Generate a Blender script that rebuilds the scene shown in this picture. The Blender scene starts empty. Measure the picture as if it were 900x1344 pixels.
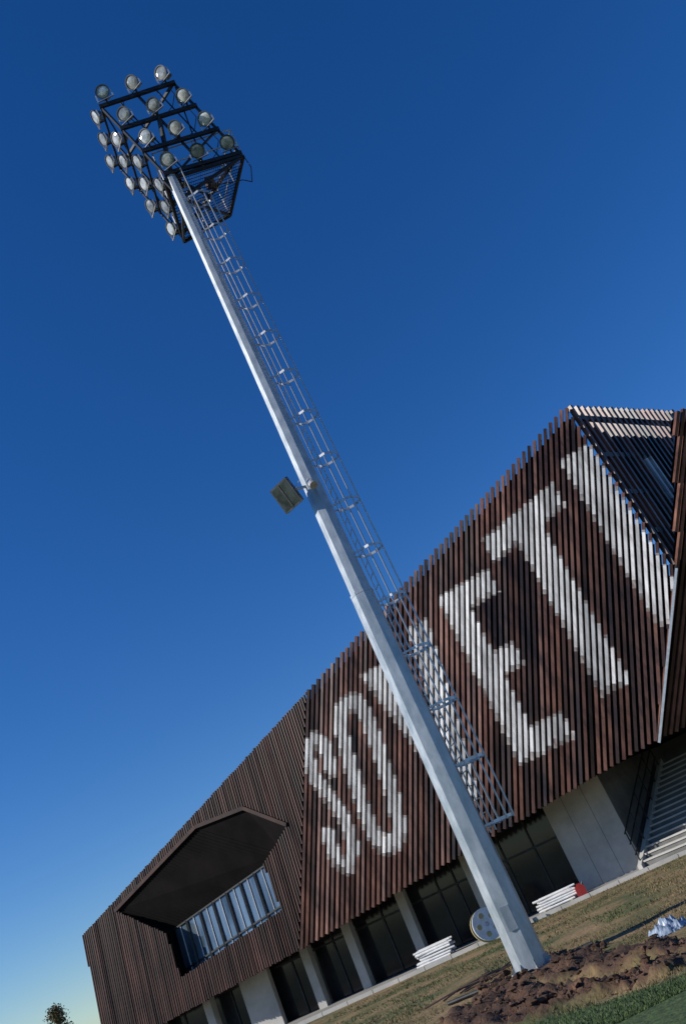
import bpy, math, random
from mathutils import Vector, Matrix, noise
random.seed(7)
R=random.random
def V(*a): return Vector(a)

# ---------------------------------------------------------------- materials
def new_mat(name):
    m=bpy.data.materials.new(name); m.use_nodes=True
    nt=m.node_tree; return m,nt,nt.nodes['Principled BSDF']
def noisy(name,c1,c2,scale=5,rough=.7,metal=0.0,bump=.0,detail=6,island=0.0,stretch=(1,1,1),spec=.5,rvar=0.0,lo=.33,hi=.67):
    m,nt,b=new_mat(name); N=nt.nodes; L=nt.links
    tc=N.new('ShaderNodeTexCoord'); mp=N.new('ShaderNodeMapping'); mp.inputs['Scale'].default_value=stretch
    L.new(tc.outputs['Object'],mp.inputs['Vector'])
    n=N.new('ShaderNodeTexNoise'); n.inputs['Scale'].default_value=scale; n.inputs['Detail'].default_value=detail
    n.inputs['Roughness'].default_value=.65
    L.new(mp.outputs[0],n.inputs['Vector'])
    r=N.new('ShaderNodeValToRGB'); r.color_ramp.elements[0].position=lo; r.color_ramp.elements[1].position=hi
    r.color_ramp.elements[0].color=(*c1,1); r.color_ramp.elements[1].color=(*c2,1)
    L.new(n.outputs['Fac'],r.inputs['Fac'])
    col=r.outputs['Color']
    if island>0:
        g=N.new('ShaderNodeNewGeometry'); mr=N.new('ShaderNodeMapRange')
        mr.inputs['To Min'].default_value=1-island; mr.inputs['To Max'].default_value=1+island
        L.new(g.outputs['Random Per Island'],mr.inputs['Value'])
        hs=N.new('ShaderNodeHueSaturation'); L.new(mr.outputs[0],hs.inputs['Value']); L.new(col,hs.inputs['Color'])
        col=hs.outputs['Color']
    L.new(col,b.inputs['Base Color'])
    b.inputs['Roughness'].default_value=rough; b.inputs['Metallic'].default_value=metal
    b.inputs['Specular IOR Level'].default_value=spec
    if rvar:
        mr2=N.new('ShaderNodeMapRange'); mr2.inputs['To Min'].default_value=rough-rvar; mr2.inputs['To Max'].default_value=rough+rvar
        L.new(n.outputs['Fac'],mr2.inputs['Value']); L.new(mr2.outputs[0],b.inputs['Roughness'])
    if bump>0:
        bp=N.new('ShaderNodeBump'); bp.inputs['Strength'].default_value=bump; bp.inputs['Distance'].default_value=.03
        L.new(n.outputs['Fac'],bp.inputs['Height']); L.new(bp.outputs[0],b.inputs['Normal'])
    return m
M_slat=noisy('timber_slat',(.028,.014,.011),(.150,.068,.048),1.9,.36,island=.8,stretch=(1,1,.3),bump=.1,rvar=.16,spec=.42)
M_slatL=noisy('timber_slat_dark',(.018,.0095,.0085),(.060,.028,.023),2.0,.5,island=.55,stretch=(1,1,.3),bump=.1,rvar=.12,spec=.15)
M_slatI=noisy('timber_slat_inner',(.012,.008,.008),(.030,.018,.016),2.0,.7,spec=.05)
M_white=noisy('white_paint',(.34,.32,.305),(.68,.665,.65),2.6,.38,island=.26,bump=.05,stretch=(1,1,.25),lo=.32,hi=.60)
M_fade=noisy('worn_white_paint',(.09,.055,.045),(.42,.38,.36),4,.5,island=.3,bump=.05,stretch=(1,1,.3))
M_back=noisy('shade_black',(.004,.0035,.0035),(.010,.008,.008),1,.9,spec=.1)  # near-black colour stands in for shade behind slats, in recess and soffits
M_galv=noisy('galvanised_steel',(.30,.34,.36),(.48,.51,.53),5,.42,metal=.5,bump=.04,rvar=.12,stretch=(1,1,.4))
M_galv2=noisy('galvanised_bar',(.45,.46,.46),(.6,.6,.6),9,.4,metal=.6)
M_dark=noisy('dark_steel',(.015,.017,.019),(.04,.04,.042),6,.5,metal=.4)
M_hous=noisy('lamp_housing',(.05,.055,.055),(.12,.12,.12),8,.35,metal=.6)
M_glass=noisy('lamp_glass',(.16,.17,.17),(.72,.72,.68),4,.12,metal=.2,island=.45)
M_conc=noisy('concrete',(.24,.23,.21),(.36,.35,.32),1.2,.85,bump=.1)
M_conc2=noisy('concrete_light',(.36,.35,.32),(.50,.48,.45),1.3,.85,bump=.1)
M_conc_shade=noisy('concrete_shaded',(.10,.10,.095),(.17,.165,.155),1.5,.9)  # darker copy of the concrete, shade put into its colour
M_soil=noisy('soil',(.025,.013,.008),(.12,.062,.034),3,.95,bump=.8,island=.4)
M_win=noisy('window_glass',(.03,.05,.07),(.24,.32,.38),.9,.05,metal=.35,stretch=(1.2,1.2,.25))  # pale blue of reflected sky and curtains put into base colour
M_fglass=noisy('floodlight_glass',(.03,.04,.04),(.11,.14,.14),3,.06,metal=.5)
M_dglass=noisy('dark_glass',(.006,.007,.009),(.025,.028,.032),.6,.08,metal=.0,spec=.35)
M_wht=noisy('white_plastic',(.6,.6,.6),(.8,.8,.8),5,.5)
M_red=noisy('red_paint',(.30,.02,.02),(.42,.04,.03),5,.5)
M_yel=noisy('reel_ply',(.40,.33,.15),(.52,.44,.22),4,.7)
M_plas=noisy('plastic_film',(.10,.15,.22),(.36,.42,.50),7,.25)
M_rust=noisy('rebar',(.06,.04,.03),(.14,.08,.05),9,.7)
M_bark=noisy('bark',(.05,.04,.03),(.1,.08,.06),6,.9)
M_leaf=noisy('leaves',(.05,.065,.02),(.15,.10,.03),1.5,.8,island=.4)
M_gr=noisy('grass_blade_green',(.030,.060,.010),(.07,.11,.025),.7,.7,island=.4)
M_gd=noisy('grass_blade_dry',(.10,.075,.03),(.22,.16,.07),.7,.8,island=.4)

# ---------------------------------------------------------------- mesh builder
class MB:
    def __init__(s): s.v=[];s.f=[];s.m=[];s.mats=[]
    def mi(s,mat):
        if mat not in s.mats: s.mats.append(mat)
        return s.mats.index(mat)
    def face(s,pts,mat):
        b=len(s.v); s.v+= [tuple(p) for p in pts]; s.f.append(tuple(range(b,b+len(pts)))); s.m.append(s.mi(mat))
    def hexa(s,c,mat):
        b=len(s.v); s.v+=[tuple(p) for p in c]; k=s.mi(mat)
        for f in ((3,2,1,0),(4,5,6,7),(0,1,5,4),(1,2,6,5),(2,3,7,6),(3,0,4,7)):
            s.f.append(tuple(b+i for i in f)); s.m.append(k)
    def box(s,c,hx,hy,hz,mat):
        c=Vector(c)
        q=[(-1,-1),(1,-1),(1,1),(-1,1)]
        s.hexa([c+hx*a+hy*b-hz for a,b in q]+[c+hx*a+hy*b+hz for a,b in q],mat)
    def abox(s,x0,x1,y0,y1,z0,z1,mat):
        s.box(((x0+x1)/2,(y0+y1)/2,(z0+z1)/2),V((x1-x0)/2,0,0),V(0,(y1-y0)/2,0),V(0,0,(z1-z0)/2),mat)
    def beam(s,p,q,w,h,mat,up=None):
        p=Vector(p);q=Vector(q);d=(q-p).normalized()
        u=Vector(up) if up is not None else V(0,0,1)
        if abs(d.dot(u))>.98: u=V(1,0,0)
        x=d.cross(u).normalized()*w/2; y=x.cross(d).normalized()*h/2
        s.hexa([p-x-y,p+x-y,p+x+y,p-x+y,q-x-y,q+x-y,q+x+y,q-x+y],mat)
    def tube(s,p,q,r0,r1,mat,n=8,cap=True,rot=0):
        p=Vector(p);q=Vector(q);d=(q-p).normalized()
        u=V(0,0,1) if abs(d.z)<.95 else V(1,0,0)
        x=d.cross(u).normalized(); y=d.cross(x)
        b=len(s.v);k=s.mi(mat)
        for c,r in ((p,r0),(q,r1)):
            for i in range(n):
                a=rot+2*math.pi*i/n; s.v.append(tuple(c+(x*math.cos(a)+y*math.sin(a))*r))
        for i in range(n):
            j=(i+1)%n; s.f.append((b+i,b+j,b+n+j,b+n+i)); s.m.append(k)
        if cap:
            s.f.append(tuple(b+i for i in range(n))[::-1]); s.m.append(k)
            s.f.append(tuple(b+n+i for i in range(n))); s.m.append(k)
    def path(s,pts,r,mat,n=6):
        for a,b in zip(pts,pts[1:]): s.tube(a,b,r,r,mat,n)
    def lathe(s,o,d,prof,mat,n=20):
        o=Vector(o);d=Vector(d).normalized();u=V(0,0,1)
        x=d.cross(u).normalized();y=d.cross(x)
        b=len(s.v);k=s.mi(mat)
        for t,r in prof:
            for i in range(n):
                a=2*math.pi*i/n; s.v.append(tuple(o+d*t+(x*math.cos(a)+y*math.sin(a))*r))
        for j in range(len(prof)-1):
            for i in range(n):
                i2=(i+1)%n
                s.f.append((b+j*n+i,b+j*n+i2,b+(j+1)*n+i2,b+(j+1)*n+i)); s.m.append(k)
    def lump(s,c,r,mat,flat=.6):
        b=len(s.v);k=s.mi(mat);n=6;sd=R()*50
        c=Vector(c); ex=.7+.8*R(); ey=.7+.8*R()
        for j in range(1,4):
            th=math.pi*j/4
            for i in range(n):
                a=2*math.pi*i/n+sd
                rr=r*(.55+.8*R())
                s.v.append((c.x+ex*rr*math.sin(th)*math.cos(a),c.y+ey*rr*math.sin(th)*math.sin(a),c.z+rr*flat*math.cos(th)))
        s.v.append((c.x,c.y,c.z+r*flat)); s.v.append((c.x,c.y,c.z-r*flat))
        T=b+3*n;B=T+1
        for i in range(n):
            j=(i+1)%n
            s.f.append((T,b+i,b+j));s.m.append(k)
            for q in (0,1):
                s.f.append((b+q*n+i,b+(q+1)*n+i,b+(q+1)*n+j,b+q*n+j));s.m.append(k)
            s.f.append((B,b+2*n+j,b+2*n+i));s.m.append(k)
    def obj(s,name,parent=None,smooth=False):
        me=bpy.data.meshes.new(name); me.from_pydata(s.v,[],s.f)
        for m in s.mats: me.materials.append(m)
        me.polygons.foreach_set('material_index',s.m)
        if smooth: me.polygons.foreach_set('use_smooth',[True]*len(s.f))
        me.update()
        o=bpy.data.objects.new(name,me); bpy.context.collection.objects.link(o)
        if parent: o.parent=parent
        return o
def empty(name):
    o=bpy.data.objects.new(name,None); bpy.context.collection.objects.link(o); return o

# ---------------------------------------------------------------- clad faces
def frame(P0,n):
    n=Vector(n).normalized(); ex=V(0,0,1).cross(n).normalized()
    if ex.x<0: ex=-ex
    ey=ex.cross(n)
    if ey.z<0: ey=-ey
    return Vector(P0),n,ex,ey
def clad(mb,bb,polys,n,sdir,spacing,w,dp,mat,white=None,backing=.22,trim=.35,phase=0,jit=.04):
    P0,n,ex,ey=frame(polys[0][0],n)
    if n.y>0: n=-n
    P2=[[((Vector(p)-P0).dot(ex),(Vector(p)-P0).dot(ey)) for p in pl] for pl in polys]
    d3=Vector(sdir); d=Vector((d3.dot(ex),d3.dot(ey))).normalized()
    if d.y<0: d=-d
    q=Vector((d.y,-d.x))
    os_=[q.dot(Vector(p)) for p in P2[0]]
    o=min(os_)+spacing*(.5+phase); mx=max(os_)
    q3=ex*q.x+ey*q.y; D3=ex*d.x+ey*d.y
    while o<mx:
        ts=[]
        for pl in P2:
            for a,b in zip(pl,pl[1:]+pl[:1]):
                a=Vector(a);b=Vector(b);oa=q.dot(a)-o;ob=q.dot(b)-o
                if (oa<0)!=(ob<0):
                    k=oa/(oa-ob); p=a+(b-a)*k; ts.append(d.dot(p))
        ts.sort()
        for t0,t1 in zip(ts[::2],ts[1::2]):
            if t1-t0<.05: continue
            t1j=t1+(R()-.5)*jit; t0j=t0+(R()-.5)*jit
            base=P0+q3*o
            runs=[]
            if white:
                st=.05; N=max(1,int((t1j-t0j)/st)); cur=None; s0=t0j
                for i in range(N+1):
                    t=t0j+(t1j-t0j)*(i+.5)/(N+1)
                    p=base+D3*t
                    wv=white(p)
                    if cur is None: cur=wv
                    if wv!=cur:
                        te=t0j+(t1j-t0j)*i/(N+1)
                        runs.append((s0,te,cur)); s0=te; cur=wv
                runs.append((s0,t1j,cur))
                r2=[]
                for a,b,wv in runs:
                    if wv and b-a>.3:
                        f0=.10+.22*R(); f1=.04+.12*R()
                        if b-a<.6: f0*=.4; f1*=.5
                        r2+=[(a,a+f0,2),(a+f0,b-f1,1),(b-f1,b,2)]
                    else: r2.append((a,b,2 if wv else 0))
                runs=r2
            else: runs=[(t0j,t1j,0)]
            dj=(R()-.5)*.014; tw=(R()-.5)*.016
            for a,b,wv in runs:
                A=base+D3*a;B=base+D3*b;hx=q3*(w/2);f=n*(dj+(0,.002,.001)[wv])
                g=n*tw
                mb.hexa([A-hx+f-g,A+hx+f+g,A+hx-n*dp,A-hx-n*dp,B-hx+f-g,B+hx+f+g,B+hx-n*dp,B-hx-n*dp],(mat,M_white,M_fade)[wv])
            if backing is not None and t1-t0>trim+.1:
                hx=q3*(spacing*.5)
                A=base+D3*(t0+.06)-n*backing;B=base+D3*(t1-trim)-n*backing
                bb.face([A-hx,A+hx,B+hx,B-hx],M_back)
        o+=spacing
def onfac(X,z): return V(X,31.9-.328*X,z)
E=onfac(-7.92,2.23);F=onfac(-4.10,10.2);B=onfac(8.6,14.5);C=onfac(8.82,7.68);G=onfac(5.8,3.33)
nM=V(-.328,-1,0)
Spts=[(.36,7.2),(.36,8.1),(.02,8.55),(-.36,8.1),(-.36,7.3),(0,6.45),(.36,5.5),(.38,4.5),(0,3.95),(-.38,4.4),(-.4,5.3)]
def dseg(px,py,a,b):
    ax,ay=a;bx,by=b;dx,dy=bx-ax,by-ay
    t=max(0,min(1,((px-ax)*dx+(py-ay)*dy)/(dx*dx+dy*dy)))
    return math.hypot(px-ax-t*dx,py-ay-t*dy)
def letters(p):
    X,z=p.x,p.z
    lx=X-(-4.82+.13*(z-6.2))
    if abs(lx)<.8 and 3.4<z<9.1:
        for a,b in zip(Spts,Spts[1:]):
            if dseg(lx,z,a,b)<.27: return True
    lx=abs(X-(-3.08+.11*(z-6.5)))
    if (lx/.88)**3+(abs(z-6.55)/2.85)**3<1 and (lx/.30)**3+(abs(z-6.55)/2.1)**3>1: return True
    if 4.1<z<9.75 and abs(X-(-1.55+(9.7-z)*.23))<.44: return True
    if 4.1<z<10.4 and abs(X-(-.25+(z-4.3)*.16))<.42: return True
    if 4.45<z<10.85:
        if 1.7<X<2.65: return True
        if 1.7<X<3.75 and (z>9.85 or z<5.45): return True
        if 1.7<X<3.4 and 7.25<z<8.2: return True
    if 4.0<X<7.0 and 0<z-(10.8+.17*(X-4))<1.05: return True
    if 5.0<X<6.05 and 5.2<z<11.6: return True
    if 7.5<X<8.65 and 6.3<z<12.9: return True
    return False
bld=empty('stadium_building')
mb=MB();bb=MB()
clad(mb,bb,[[E,F,B,C,G]],nM,F-E,.195,.104,.16,M_slat,letters)
mb.obj('slatted_facade_main',bld)
nL=V(-49.0,-93.8,8.8)
def onL(X,z):
    return V(X,E.y-(-49*(X-E.x)+8.8*(z-E.z))/-93.8,z)
Ab=onL(-17.75,1.8);A=onL(-17.7,6.38);K=onL(-14.6,1.92)
hole=[onL(-15.55,6.6),onL(-10.54,7.92),onL(-8.2,7.6),onL(-6.69,6.25),onL(-8.2,5.4),onL(-8.12,3.69),onL(-13.23,3.14),onL(-13.35,4.85)]
mb=MB()
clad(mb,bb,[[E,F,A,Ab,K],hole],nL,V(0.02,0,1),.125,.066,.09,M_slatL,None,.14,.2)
mb.obj('slatted_facade_side',bld)
# window recess
rec=MB(); nl=nL.normalized()
ins=-nl*.95; ins0=-nl*.12
L_,M_,N_,O_,T_,Br,Bl,Wl=hole
TL=onL(-13.75,5.0)+ins; TR=onL(-7.9,5.62)+ins
BLi=onL(-13.75,2.9)+ins; BRi=onL(-7.9,3.5)+ins
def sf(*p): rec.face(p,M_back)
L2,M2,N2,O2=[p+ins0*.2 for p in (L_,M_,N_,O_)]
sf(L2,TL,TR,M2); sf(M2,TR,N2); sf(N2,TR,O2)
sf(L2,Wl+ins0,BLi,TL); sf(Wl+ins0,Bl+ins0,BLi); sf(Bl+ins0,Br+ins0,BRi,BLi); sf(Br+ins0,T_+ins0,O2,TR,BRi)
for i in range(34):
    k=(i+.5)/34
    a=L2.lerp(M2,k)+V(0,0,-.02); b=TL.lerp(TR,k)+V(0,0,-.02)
    rec.beam(a,b,.05,.03,M_back)  # battens blackened too, shade of the recess put into their colour
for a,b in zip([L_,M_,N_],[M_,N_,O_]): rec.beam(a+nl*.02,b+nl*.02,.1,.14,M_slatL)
rec.obj('window_recess',bld)
wn=MB()
wn.face([BLi+nl*.05,BRi+nl*.05,TR+nl*.05,TL+nl*.05],M_win)
for i in range(9):
    k=i/8
    wn.beam(BLi.lerp(BRi,k)+nl*.1,TL.lerp(TR,k)+nl*.1,.07,.09,M_dark)
    if i<8:
        k2=k+.06
        wn.beam(BLi.lerp(BRi,k2)+nl*.07,TL.lerp(TR,k2)+nl*.07,.05,.03,M_wht)
for h in (0,.25,1):
    wn.beam(BLi.lerp(TL,h)+nl*.09,BRi.lerp(TR,h)+nl*.09,.07,.06,M_dark)
wn.obj('window',bld)
# R1 trellis
P=V(13.8,34.3,14.5)
nR1=(P-B).cross(C-B)
Bt=B+V(.12,.02,0)
mb=MB()
def lettersR(p):
    s=(p.x-8.6)
    return 1.9<s<2.4 and p.z<12.2
clad(mb,bb,[[Bt,P,C+V(.1,0,0)]],nR1,V(.0,0,1),.36,.12,.16,M_slat,lettersR,None)
ofs=V(.5,1.1,0)
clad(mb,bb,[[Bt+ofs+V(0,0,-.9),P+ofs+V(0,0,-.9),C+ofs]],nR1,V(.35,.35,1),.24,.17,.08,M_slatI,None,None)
for k in (.08,.32,.55,.78):
    a=B.lerp(C,k)+V(.25,.25,0); b_=P.lerp(C,k)+V(-.05,.12,0)
    mb.beam(a,b_,.12,.18,M_dark)
mb.beam(P+V(-.05,-.05,.05),C+V(0.05,-.05,0),.08,.1,M_dark)
mb.obj('corner_trellis',bld)
# R2
d2=V(1,.3,0);P2=V(11.2,27.8,12.1);nR2=V(1.305,-4.35,-1.9)
mb=MB()
C2=C+V(.05,-.02,0);G2=G+V(.05,-.02,0)
clad(mb,bb,[[G2,C2,P2,P2+d2*7,G2+d2*12]],nR2,C-G,.2,.11,.14,M_slat,None,.2,.3)
mb.beam(C2+V(-.02,-.12,.0),G2+V(-.02,-.12,-.1),.06,.08,M_galv2)
mb.obj('slatted_facade_corner',bld)
bb.obj('facade_backing',bld)
# body
bd=MB()
def wall(X,z,off=0): return V(X,34.7-.3*X+off,z)
def down(p,dz): return V(p.x,p.y,p.z-dz)
inn=V(.1,.35,0)
tops=[A,F,B]
rt=[down(p,.55)+inn for p in tops]
bk=[V(-15,52,5),V(0,50,6),V(8.0,46,8)]
for i in range(2):
    bd.face([rt[i],rt[i+1],bk[i+1],bk[i]],M_back)
bd.face([rt[0],bk[0],V(-15,52,0),V(-17.5,40.4,0)],M_slatL)
bd.face([bk[0],bk[1],V(0,50,0),V(-15,52,0)],M_slatL); bd.face([bk[1],bk[2],V(8,46,0),V(0,50,0)],M_slatL)
bd.face([rt[2],V(8.0,46,8),V(8.0,46,3.4),V(8.3,29.7,7.7)],M_back)
s_=[Ab,K,E,G,G+d2*12]
w_=[wall(-17.75,1.8),wall(-14.6,1.92),wall(-7.92,2.23),wall(5.8,3.33)+V(0,6,0),V(18,40,3.5)]
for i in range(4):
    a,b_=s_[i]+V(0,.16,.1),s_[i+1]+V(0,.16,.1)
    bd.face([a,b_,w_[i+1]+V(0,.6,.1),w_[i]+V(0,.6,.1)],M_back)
bd.obj('roof_and_soffit',bld)
gw=MB()
dW=V(1,-.3,0).normalized(); nW=V(-.3,-1,0).normalized()
def panel(x0,x1,z0,z1,off,th,mat):
    a=wall(x0,z0)-nW*off;b_=wall(x1,z0)-nW*off
    gw.hexa([a,b_,b_-nW*th,a-nW*th]+[p+V(0,0,z1-z0) for p in (a,b_,b_-nW*th,a-nW*th)],mat)
panel(-18,1.9,.1,3.3,.75,.1,M_dglass)
for x in [-17,-15.8,-14.6,-13.4,-12.3,-9.4,-8.9,-7.5,-5.3,-2.9,-2.2,-.2,.9]:
    panel(x-.03,x+.03,.1,3.3,.7,.05,M_dark)
panel(-18,1.9,2.0,2.08,.69,.06,M_dark)
for x in [-13.0,-8.4,-6.5,-4.1,-1.35]:
    panel(x-.17,x+.17,.1,3.3,0,.35,M_conc2)
panel(-16.0,-15.2,.1,3.2,.2,.2,M_conc)
panel(-11.5,-10.2,.1,3.2,.15,.25,M_conc2)
panel(1.95,4.1,.1,4.2,0,.3,M_conc2)
for x in (2.65,3.4): panel(x-.006,x+.006,.1,4.2,-.003,.01,M_dark)
# stairs: climb along su, width along sw
su=V(.6,.8,0); sw=V(.8,-.6,0); sb=V(3.95,32.75,0)
a=wall(4.12,.1); b_=a+su*7
gw.hexa([a,a+sw*-.2,b_+sw*-.2,b_,a+V(0,0,4),a+sw*-.2+V(0,0,4),b_+sw*-.2+V(0,0,4),b_+V(0,0,4)],M_conc_shade)
panel(5.0,20,.1,6.0,4.9,.2,M_conc_shade)
gw.obj('ground_floor_wall',bld)
stp=MB()
for i in range(16):
    p=sb+su*(.3*i)+sw*.12; z=.165*(i+1)+.08
    q=[p,p+sw*6,p+sw*6+su*.32,p+su*.32]
    stp.hexa([k+V(0,0,-.1) for k in q]+[k+V(0,0,z) for k in q],M_conc_shade)  # risers coloured darker than treads in place of real shading
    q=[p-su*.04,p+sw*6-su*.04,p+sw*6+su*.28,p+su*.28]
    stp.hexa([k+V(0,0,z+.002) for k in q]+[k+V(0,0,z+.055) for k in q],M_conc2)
def sp(s,off,z): return sb+su*s+sw*off+V(0,0,z+.55*s)
q=[(-.2,-.06),(4.8,-.06),(4.8,.10),(-.2,.10)]
stp.hexa([sb+su*s+sw*o_+V(0,0,-.1) for s,o_ in q]+[sp(s,o_,.34) for s,o_ in q],M_conc2)
stp.obj('stairs',bld)
rl=MB()
for off in (.02,5.9):
    for i in range(6):
        rl.tube(sp(i*.9,off,.2),sp(i*.9,off,1.3),.026,.026,M_dark,6)
    for dz in (.6,.95,1.3): rl.tube(sp(-.1,off,dz),sp(4.6,off,dz),.024,.024,M_dark,6)
rl.obj('stair_railing',bld)

# ---------------------------------------------------------------- floodlight mast
mast=empty('floodlight_mast')
mx,my=-.385,19.1
pm=MB()
def rad(z): return .335-.0088*z
ZT=21.6
pm.tube((mx,my,.1),(mx,my,8.2),rad(0)+.005,rad(8.2)+.005,M_galv,8,rot=.25)
pm.tube((mx,my,7.4),(mx,my,ZT),rad(8.2)-.01,rad(ZT),M_galv,8,rot=.25)
pm.tube((mx,my,8.14),(mx,my,8.2),rad(8.2)+.012,rad(8.2)+.012,M_galv,8,rot=.25)
pm.obj('pole',mast)
bs=MB()
bs.box((mx,my,-.02),V(.55,0,0),V(0,.55,0),V(0,0,.1),M_conc)
bs.tube((mx,my,.08),(mx,my,.12),.46,.46,M_galv,16)
for i in range(8):
    a=i*math.pi/4+.2
    x,y=mx+.41*math.cos(a),my+.41*math.sin(a)
    bs.tube((x,y,.11),(x,y,.2),.025,.025,M_galv2,6)
    ca,sa=math.cos(a),math.sin(a)
    bs.hexa([V(mx+.3*ca,my+.3*sa-.008,.12),V(mx+.43*ca,my+.43*sa-.008,.12),V(mx+.43*ca,my+.43*sa+.008,.12),V(mx+.3*ca,my+.3*sa+.008,.12),
      V(mx+.3*ca,my+.3*sa-.008,.32),V(mx+.34*ca,my+.34*sa-.008,.32),V(mx+.34*ca,my+.34*sa+.008,.32),V(mx+.3*ca,my+.3*sa+.008,.32)],M_galv)
bs.box((mx-.02,my-.325,1.1),V(.09,0,0),V(0,.012,0),V(0,0,.22),M_galv)
bs.obj('base_plate',mast)
# ladder
ld=MB()
o=V(.96,.28,0).normalized(); t=V(-o.y,o.x,0)
c0=V(mx,my,0)
def lp(z,out,side): return c0+o*out+t*side+V(0,0,z)
def lo(z): return .45-.0075*z
z0,z1=2.6,21.6
for sd in (-.2,.2): ld.beam(lp(z0,lo(z0),sd),lp(z1,lo(z1),sd),.02,.05,M_galv2,up=t)
z=z0+.1
while z<z1:
    ld.tube(lp(z,lo(z),-.2),lp(z,lo(z),.2),.012,.012,M_galv2,5); z+=.29
hz=[2.75+1.27*i for i in range(15)]
for z in hz:
    pts=[]
    for i in range(9):
        a=-math.pi/2+math.pi*i/8
        pts.append(lp(z,lo(z)+.14+.38*math.cos(a),.31*math.sin(a)))
    pts=[lp(z,lo(z),-.2)]+pts+[lp(z,lo(z),.2)]
    for a,b_ in zip(pts,pts[1:]): ld.beam(a,b_,.012,.06,M_galv2)
    for sd in (-.2,.2): ld.beam(lp(z,rad(z)*.7,sd*.6),lp(z,lo(z),sd),.03,.04,M_galv2)
for i,wd in ((1,.03),(4,.06),(7,.03)):
    a=-math.pi/2+math.pi*i/8
    ld.beam(lp(hz[0]-.05,lo(hz[0])+.14+.39*math.cos(a),.315*math.sin(a)),lp(hz[-1]+.05,lo(hz[-1])+.14+.39*math.cos(a),.315*math.sin(a)),wd,.03,M_galv2,up=V(-1,-.1,0) if i==4 else o)
ld.obj('ladder_and_cage',mast)
# rack
rk=MB()
def RK(r,c):
    a0=V(-1.37,18.6,24.6);b0=V(.82,18.9,24.6);a3=V(-.5,18.95,21.6);b3=V(1.66,19.4,21.6)
    k=r/3; return a0.lerp(a3,k).lerp(b0.lerp(b3,k),c)
def RL(r,c):
    a0=V(-1.37,18.6,24.6);b0=V(-1.75,20.9,24.6);a3=V(-.5,18.95,21.6);b3=V(-.9,21.4,21.6)
    k=r/3; return a0.lerp(a3,k).lerp(b0.lerp(b3,k),c)
for r in range(4):
    rk.beam(RK(r,-.02),RK(r,1.02),.07,.13,M_dark); rk.beam(RL(r,0),RL(r,1),.06,.1,M_dark)
    if r in(0,3): rk.beam(RK(r,1),RL(r,1),.06,.1,M_dark)
for c in (0,.5,1):
    rk.beam(RK(0,c)+V(0,.06,0),RK(3,c)+V(0,.06,0),.06,.06,M_dark)
    rk.beam(RL(0,c),RL(3,c),.05,.05,M_dark)
for c in (.25,.75): rk.beam(RK(0,c)+V(0,.07,0),RK(3,c)+V(0,.07,0),.03,.03,M_dark)
rk.beam(RK(0,0),RL(3,1),.04,.04,M_dark); rk.beam(RK(0,1)+V(0,.1,0),RK(3,.5)+V(0,.1,0),.04,.04,M_dark)
rk.beam(RK(1,.5),V(mx,my,21.5),.1,.1,M_dark); rk.beam(RK(2,1),V(mx,my,21.5),.05,.05,M_dark)
rk.beam(RL(1,1),V(mx,my,21.5),.05,.05,M_dark);rk.beam(RK(3,0),RK(3,1).lerp(RL(3,1),.5),.06,.08,M_dark)
pa,pb,pc=V(-.6,19.0,21.45),V(1.7,19.4,21.45),V(-.9,21.5,21.45); pd=V(.7,21.3,21.45)
pcs=[pa,pb,pd,pc]
for a,b_ in zip(pcs,pcs[1:]+pcs[:1]):
    rk.beam(a,b_,.07,.1,M_dark)
    for dz in (.55,1.1): rk.tube(a+V(0,0,dz),b_+V(0,0,dz),.02,.02,M_galv2,6)
    for k in (0,.5): 
        q=a.lerp(b_,k); rk.tube(q,q+V(0,0,1.1),.02,.02,M_galv2,6)
for i in range(1,40):
    k=i/40; rk.beam(pa.lerp(pb,k),pc.lerp(pd,k),.008,.02,M_dark)
for i in range(1,20):
    k=i/20; rk.beam(pa.lerp(pc,k),pb.lerp(pd,k),.006,.02,M_dark)
for q in pcs: rk.beam(V(mx,my,20.7),q,.06,.08,M_dark)
rk.box((.55,20.1,21.75),V(.12,.04,0),V(-.03,.1,0),V(0,0,.16),M_rust)
for k in (.2,.45,.7,.9):
    q=pa.lerp(pc,k)+V(.35,0,.25); rk.box(q,V(.14,0,0),V(0,.12,0),V(0,0,.18),M_hous)
rk.path([pb,pb+V(.05,0,-.5),pb+V(-.1,.1,-.9),pb+V(-.3,.2,-.6),V(mx+.1,my,20.9)],.014,M_dark)
for r in range(3):
    a=RK(r,.9); rk.path([a,a+V(.1,.1,-.35),a+V(-.1,.15,-.7),RK(r+1,.6)],.012,M_dark)
    a=RK(r,.3); rk.path([a,a+V(-.1,.1,-.45),RK(r+1,.2)],.012,M_dark)
rk.obj('lamp_rack',mast)
lm=MB()
def lamp(p,d,r=.205,stalk=None):
    p=Vector(p);d=Vector(d).normalized()
    lm.lathe(p,d,[(-.30,.001),(-.30,.07),(-.2,.085),(-.17,.13),(-.06,r*.93),(0,r),(.035,r*1.04),(.035,r*.88)],M_hous)
    lm.lathe(p,d,[(.012,.90*r),(.03,.55*r),(.036,.001)],M_glass)
    x=d.cross(V(0,0,1)).normalized(); 
    for sgn in (-1,1): lm.beam(p+x*sgn*(r+.03)-d*.02,p+x*sgn*(r+.03)-d*.05+V(0,0,-.27),.015,.04,M_galv2)
    lm.beam(p-x*(r+.03)+V(0,0,-.27)-d*.05,p+x*(r+.03)+V(0,0,-.27)-d*.05,.04,.015,M_galv2)
    lm.box(p-d*.33+V(0,0,-.04),x*.09,d*.06,V(0,0,.05),M_hous)
    if stalk is not None: lm.beam(p+V(0,0,-.27)-d*.05,stalk,.05,.05,M_dark)
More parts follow.
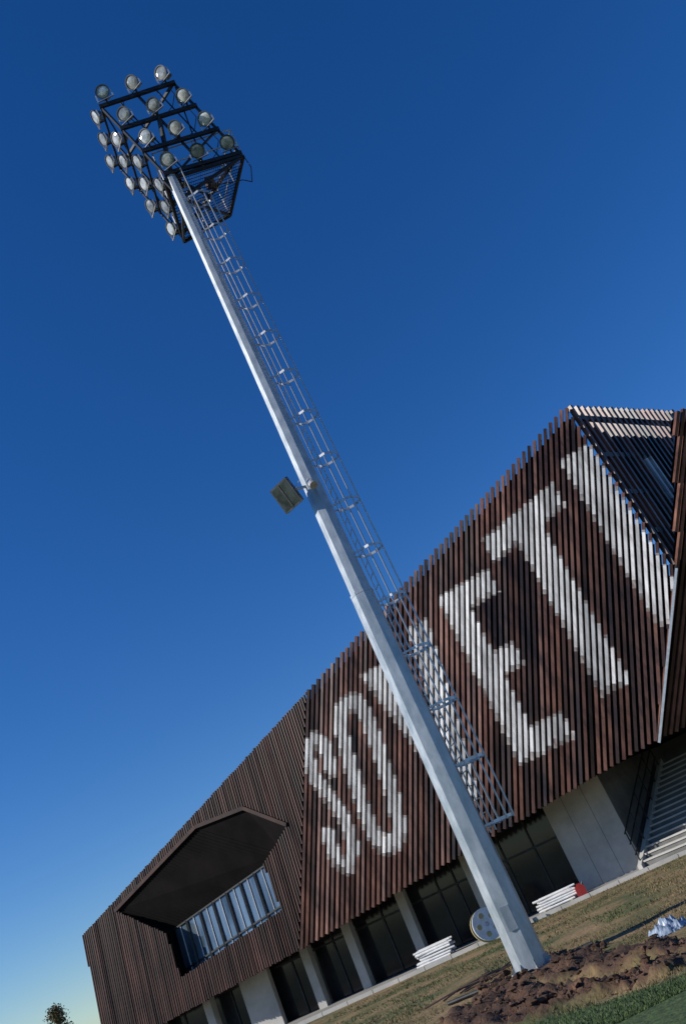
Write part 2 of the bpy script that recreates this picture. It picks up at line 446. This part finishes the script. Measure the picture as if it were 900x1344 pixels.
for r in range(4):
    for i,c in enumerate((.10,.50,.90)):
        b0=RK(r,c); p=b0+V(0,-.16,.34)
        lamp(p,V(-.25+.6*(R()-.5),-.8,-.45+.3*(R()-.5)),stalk=b0)
    for i,c in enumerate((.2,.55,.92)):
        b0=RL(r,c); p=b0+V(-.22,0,.25)
        lamp(p,V(-.85,-.45+.3*(R()-.5),-.4),stalk=b0)
lm.obj('floodlights',mast)
# mid floodlight
mf=MB()
zc=10.9
mf.beam((mx,my-.1,zc+.15),(mx-.62,my-.3,zc+.2),.05,.05,M_galv2)
mf.beam((mx,my,zc+.0),(mx+.02,my-.4,zc+.05),.05,.05,M_galv2)
d=V(-.55,-.75,-.35).normalized(); x=d.cross(V(0,0,1)).normalized(); y=x.cross(d)
c=V(mx-.62,my-.38,zc+.05)
mf.box(c,x*.29,y*.33,d*.05,M_hous)
mf.box(c-d*.11,x*.15,y*.18,d*.07,M_hous)
mf.face([c+d*.054-x*.25-y*.29,c+d*.054+x*.25-y*.29,c+d*.054+x*.25+y*.29,c+d*.054-x*.25+y*.29],M_fglass)
mf.box(c+d*.06,x*.02,y*.29,d*.006,M_hous)
for s in (-1,1): mf.beam(c+x*s*.31,c+x*s*.31-d*.25+V(0,0,.12),.04,.015,M_galv2)
mf.lathe(V(mx+.02,my-.5,zc-.0),V(.2,-.5,-.8),[(-.2,.001),(-.2,.05),(-.12,.07),(0,.1),(.1,.1),(.1,.001)],M_galv2,12)
mf.obj('small_floodlight',mast)

# ---------------------------------------------------------------- ground
def axis(lo,hi,st,far):
    a=[];x=lo
    while x<=hi+1e-6: a.append(x); x+=st
    s=st;x=lo
    left=[];
    while x>-far: s*=1.6; x-=s; left.append(x)
    right=[];s=st;x=a[-1]
    while x<far: s*=1.6; x+=s; right.append(x)
    return left[::-1]+a+right
xs=axis(-11,7,.10,2500); ys=axis(11,33,.10,2500)
soilsegs=[((-1.5,17.5),(-.4,19.2),1.0),((-.3,18.6),(1.2,15.6),.6),((1.2,15.6),(2.6,13.6),.5),((-1.4,17.4),(-.5,15.2),.8),((-.5,15.2),(1.3,13.7),.4)]
def soil(x,y):
    if not(-5<x<6 and 9<y<23): return 0
    m=9
    for a,b_,w in soilsegs: m=min(m,dseg(x,y,a,b_)/w)
    m+=.45*noise.noise(V(x*1.3,y*1.3,0))+.25*noise.noise(V(x*4,y*4,3))
    return max(0,min(1,(1.1-m)*3))
def turf(x,y):
    e=14.3-.787*(x+.37)
    return max(0,min(1,(e-y)*4+.4*noise.noise(V(x*5,y*5,0))))
def gz(x,y):
    z=0
    if -11<x<7 and 11<y<33:
        s=soil(x,y)
        z=.03*noise.noise(V(x*.8,y*.8,1))+.012*noise.noise(V(x*5,y*5,1))*(1-turf(x,y))+s*(.11+.20*noise.noise(V(x*1.8,y*1.8,5))+.12*noise.noise(V(x*5,y*5,9))+.07*noise.noise(V(x*13,y*13,9)))
        z*=max(0,min(1,(32.5-y-.24*x)/2))
    return z
gv=[];ga=[];gt=[]
for y in ys:
    for x in xs:
        gv.append((x,y,gz(x,y))); ga.append(soil(x,y)); gt.append(turf(x,y))
nx=len(xs); gf=[(j*nx+i,j*nx+i+1,(j+1)*nx+i+1,(j+1)*nx+i) for j in range(len(ys)-1) for i in range(nx-1)]
me=bpy.data.meshes.new('ground'); me.from_pydata(gv,[],gf)
a=me.attributes.new('soil','FLOAT','POINT'); a.data.foreach_set('value',ga)
a=me.attributes.new('turf','FLOAT','POINT'); a.data.foreach_set('value',gt)
me.polygons.foreach_set('use_smooth',[True]*len(gf))
go=bpy.data.objects.new('ground',me); bpy.context.collection.objects.link(go)
m,nt,bs_=new_mat('ground'); N=nt.nodes;Lk=nt.links
def nz(scale,det=8):
    n=N.new('ShaderNodeTexNoise'); n.inputs['Scale'].default_value=scale; n.inputs['Detail'].default_value=det
    Lk.new(tc.outputs['Object'],n.inputs['Vector']); return n
def ramp(src,stops):
    r=N.new('ShaderNodeValToRGB'); e=r.color_ramp.elements
    e[0].position=stops[0][0];e[0].color=(*stops[0][1],1);e[1].position=stops[-1][0];e[1].color=(*stops[-1][1],1)
    for p_,c_ in stops[1:-1]:
        q=e.new(p_);q.color=(*c_,1)
    Lk.new(src,r.inputs['Fac']); return r.outputs['Color']
def mix(f,a_,b_):
    x=N.new('ShaderNodeMixRGB'); Lk.new(f,x.inputs[0]);Lk.new(a_,x.inputs[1]);Lk.new(b_,x.inputs[2]); return x.outputs[0]
tc=N.new('ShaderNodeTexCoord')
n1=nz(.6);n2=nz(9);n3=nz(3)
dry=ramp(n1.outputs['Fac'],[(.36,(.075,.085,.024)),(.48,(.16,.125,.048)),(.64,(.27,.18,.085))])
grn=ramp(n2.outputs['Fac'],[(.35,(.025,.05,.012)),(.65,(.06,.10,.025))])
so=ramp(n3.outputs['Fac'],[(.3,(.03,.016,.010)),(.7,(.13,.066,.036))])
at=N.new('ShaderNodeAttribute');at.attribute_name='turf'
as_=N.new('ShaderNodeAttribute');as_.attribute_name='soil'
mul=N.new('ShaderNodeMixRGB');mul.blend_type='MULTIPLY';mul.inputs[0].default_value=.6
Lk.new(dry,mul.inputs[1]);Lk.new(ramp(n2.outputs['Fac'],[(.3,(.35,.35,.35)),(.65,(1.3,1.3,1.3))]),mul.inputs[2])
col=mix(as_.outputs['Fac'],mix(at.outputs['Fac'],mul.outputs[0],grn),so)
Lk.new(col,bs_.inputs['Base Color']); bs_.inputs['Roughness'].default_value=.95
bp=N.new('ShaderNodeBump');bp.inputs['Strength'].default_value=.7;bp.inputs['Distance'].default_value=.05
Lk.new(nz(14).outputs['Fac'],bp.inputs['Height']);Lk.new(bp.outputs[0],bs_.inputs['Normal'])
me.materials.append(m)
# pavement
pv=MB()
def pe(X,off=0): return V(X,33.0-.24*X+off,0)
pv.hexa([pe(-22,.2)+V(0,0,-.1),pe(16,.2)+V(0,0,-.1),V(16,40,-.1),V(-22,44,-.1),pe(-22,.2)+V(0,0,.1),pe(16,.2)+V(0,0,.1),V(16,40,.1),V(-22,44,.1)],M_conc)
x=-22
while x<16:
    a=pe(x);b_=pe(x+.98)
    pv.hexa([a+V(0,0,-.1),b_+V(0,0,-.1),b_+V(0,.196,-.1),a+V(0,.196,-.1),a+V(0,0,.12),b_+V(0,0,.12),b_+V(0,.196,.12),a+V(0,.196,.12)],M_conc2)
    x+=1.0
pv.obj('pavement')
# soil clods
sc=MB()
for a,b_,w in soilsegs:
    for i in range(520):
        k=R(); x=a[0]+(b_[0]-a[0])*k+random.gauss(0,w*.5); y=a[1]+(b_[1]-a[1])*k+random.gauss(0,w*.5)
        if math.hypot(x-mx,y-my)<.55: continue
        if turf(x,y)>.3 and R()<.9: continue
        r=.008+.07*R()**7
        sc.lump((x,y,gz(x,y)+r*.2),r,M_soil)
for i in range(320):
    a_=R()*6.28; rr=.55+.9*R(); x=mx+rr*math.cos(a_)*1.1;y=my+rr*math.sin(a_)
    r=.012+.09*R()**4
    sc.lump((x,y,gz(x,y)+.08*(1.5-rr)+r*.1),r,M_soil)
sc.obj('soil_pile')
# grass blades
gb=MB()
for i in range(95000):
    y=12+21*R()**1.6; x=-.52*y+(.75*y)*R()
    if x<-11 or x>7 or y>32.8-.24*x: continue
    s=soil(x,y)
    if s>.25 and R()>.04: continue
    tf=turf(x,y)>.5
    nn=noise.noise(V(x*.7,y*.7,2))+.4*noise.noise(V(x*2.3,y*2.3,2))
    if not tf and nn<-.05+.3*(R()-.5): continue
    h=(.02+.02*R()) if tf else (.02+.05*R())
    a=R()*6.28;w=.005+.004*R()
    if y>22: w*=1.6
    z=gz(x,y); dx,dy=math.cos(a)*w,math.sin(a)*w
    lx,ly=(R()-.5)*h*1.4,(R()-.5)*h*1.4
    green = tf or noise.noise(V(x*.35,y*.35,7))+.5*(R()-.5)>.10+.06*x
    gb.face([(x-dx,y-dy,z),(x+dx,y+dy,z),(x+lx,y+ly,z+h)],M_gr if green else M_gd)
gb.obj('grass')

# ---------------------------------------------------------------- site clutter
def stack(name,x,y,z,n):
    s=MB(); d=V(.95,-.25,0).normalized();t_=V(-d.y,d.x,0)
    for i in range(n):
        for j in range(3):
            c=V(x,y,z+.05+i*.085)+t_*(j*.16-.16)+d*(R()-.5)*.25+V(0,0,(R()-.5)*.02)
            e=t_*(R()-.5)*.08
            s.tube(c-d*.66-e,c+d*.66+e,.034,.034,M_wht,8)
    for k in (-.5,.5): s.box(V(x,y,z+.0)+d*k,d*.04,t_*.3,V(0,0,.03),M_yel)
    return s.obj(name)
stack('pipe_stack',-3.5,34.3,.1,6)
stack('pipe_stack',1.0,33.5,.1,5)
rc=MB(); rc.abox(1.66,1.98,33.0,33.22,.1,.38,M_red); rc.abox(1.70,1.94,33.04,33.18,.38,.42,M_red); rc.abox(1.74,1.9,33.1,33.14,.42,.48,M_red)
rc.tube((1.92,33.12,.4),(2.0,33.08,.5),.03,.02,M_dark,8); rc.obj('fuel_can')
rl=MB(); c=V(-1.45,32.4,.55);ax=V(.35,-.9,.12).normalized()
for s in (-1,1):
    rl.lathe(c+ax*s*.12,ax,[(-.03,.001),(-.03,.50),(.03,.50),(.03,.07),(-.01,.07)],M_wht if s>0 else M_yel,28)
    for i in range(5):
        a_=i*2*math.pi/5; x_=ax.cross(V(0,0,1)).normalized();y_=ax.cross(x_)
        rl.lathe(c+ax*s*.12+(x_*math.cos(a_)+y_*math.sin(a_))*.3,ax,[(.03,.09),(.045,.09),(.045,.001)],M_yel,10)
rl.lathe(c,ax,[(-.12,.25),(.12,.25)],M_dark,20); rl.obj('cable_reel')
# plastic sheet
ps=MB(); W=30
pg=[[V(1.95+(i/W-.5)*.75,17.1+(j/W-.5)*.7, .0+ max(0,.26*(1-((i/W-.5)**2+(j/W-.5)**2)*4))*(.65+.9*noise.noise(V(i*.2,j*.2,4)))+.035*noise.noise(V(i*.6,j*.6,1))) for i in range(W+1)] for j in range(W+1)]
for j in range(W):
    for i in range(W):
        if ((i+.5)/W-.5)**2+((j+.5)/W-.5)**2<.25+.08*noise.noise(V(i*.3,j*.3,8)):
            ps.face([pg[j][i],pg[j][i+1],pg[j+1][i+1],pg[j+1][i]],M_plas)
ps.obj('plastic_sheet')
rb=MB()
for i in range(9):
    x,y=-3.0+R()*1.6,20.5+R()*2.2;a_=R()*.9
    p=V(x,y,.05);q=p+V(math.cos(a_),math.sin(a_),0)*(.8+R())
    rb.path([p,(p+q)/2+V(0,0,.08*R()),q+V(0,0,.1*R())],.018,M_rust)
rb.obj('steel_rods')
rs=MB()
for i in range(9):
    ps_=V(-2.3+.35*i,20.9+.1*noise.noise(V(i,0,0))-.12*i,.04)
    q=V(-2.3+.35*(i+1),20.9+.1*noise.noise(V(i+1,0,0))-.12*(i+1),.04); rs.tube(ps_,q,.04,.04,M_dark,8)
rs.obj('cable_duct')

# ---------------------------------------------------------------- trees
def tree(x,y,h,w):
    tb=MB(); tb.tube((x,y,0),(x+.2,y,h*.55),.2,.12,M_bark,8); tb.tube((x+.2,y,h*.55),(x,y,h*.95),.12,.03,M_bark,6)
    cl=[]
    for i in range(34):
        k=.25+.68*R(); a_=R()*6.28; rr=w*max(.1,(1.05-k))*1.7*(.35+.65*R())
        q=V(x+rr*math.cos(a_),y+rr*math.sin(a_),h*k); cl.append(q)
        tb.tube((x+.1,y,h*k*.85),q,.05,.015,M_bark,5)
    cl+= [V(x,y,h*.94),V(x+.25,y,h*.88)]
    for q in cl:
        for i in range(130):
            o_=V(random.gauss(0,.38),random.gauss(0,.38),random.gauss(0,.32)); p=q+o_
            u=V(R()-.5,R()-.5,R()-.5).normalized()*.12;v_=u.cross(V(R()-.5,R()-.5,R()-.5)).normalized()*.09
            tb.face([p-u,p+v_,p+u,p-v_],M_leaf)
    tb.obj('deciduous_tree')
tree(-58.9,120,9.0,2.3); tree(-76,135,9,2.8); tree(-70,112,5.5,2.6)

# ---------------------------------------------------------------- light, world, camera
S=V(-.90,-.24,.50).normalized()
sl=bpy.data.lights.new('sun','SUN'); sl.energy=5.0; sl.angle=math.radians(.5); sl.color=(1,.955,.88)
so_=bpy.data.objects.new('sun',sl); bpy.context.collection.objects.link(so_)
so_.rotation_euler=S.to_track_quat('Z','Y').to_euler(); so_.location=(-20,-5,30)
w=bpy.data.worlds.new('World'); bpy.context.scene.world=w; w.use_nodes=True
nt=w.node_tree; bg=nt.nodes['Background']; sk=nt.nodes.new('ShaderNodeTexSky')
sk.sky_type='NISHITA'; sk.sun_disc=False
sk.sun_elevation=math.asin(S.z); sk.sun_rotation=math.atan2(S.x,S.y)%(2*math.pi)
sk.air_density=1.0; sk.dust_density=.0; sk.ozone_density=6.0
hs=nt.nodes.new('ShaderNodeHueSaturation'); hs.inputs['Hue'].default_value=.511; hs.inputs['Saturation'].default_value=1.22; hs.inputs['Value'].default_value=1.0
nt.links.new(sk.outputs[0],hs.inputs['Color']); nt.links.new(hs.outputs[0],bg.inputs['Color'])
bg.inputs['Strength'].default_value=.113
cam=bpy.data.cameras.new('camera'); co=bpy.data.objects.new('camera',cam); bpy.context.collection.objects.link(co)
th=math.radians(23.1); r=math.radians(25)
D=V(0,math.cos(th),math.sin(th)); lr=V(1,0,0); lu=V(0,-math.sin(th),math.cos(th))
ir=lr*math.cos(r)-lu*math.sin(r); iu=lr*math.sin(r)+lu*math.cos(r)
mtx=Matrix((ir,iu,-D)).transposed().to_4x4(); mtx.translation=V(0,0,2.0)
co.matrix_world=mtx
cam.sensor_fit='VERTICAL'; cam.sensor_height=24; cam.lens=24*1187/1344; cam.clip_end=6000; cam.clip_start=.1
sc_=bpy.context.scene; sc_.camera=co
sc_.view_settings.view_transform='Standard'; sc_.view_settings.look='None'; sc_.view_settings.exposure=0
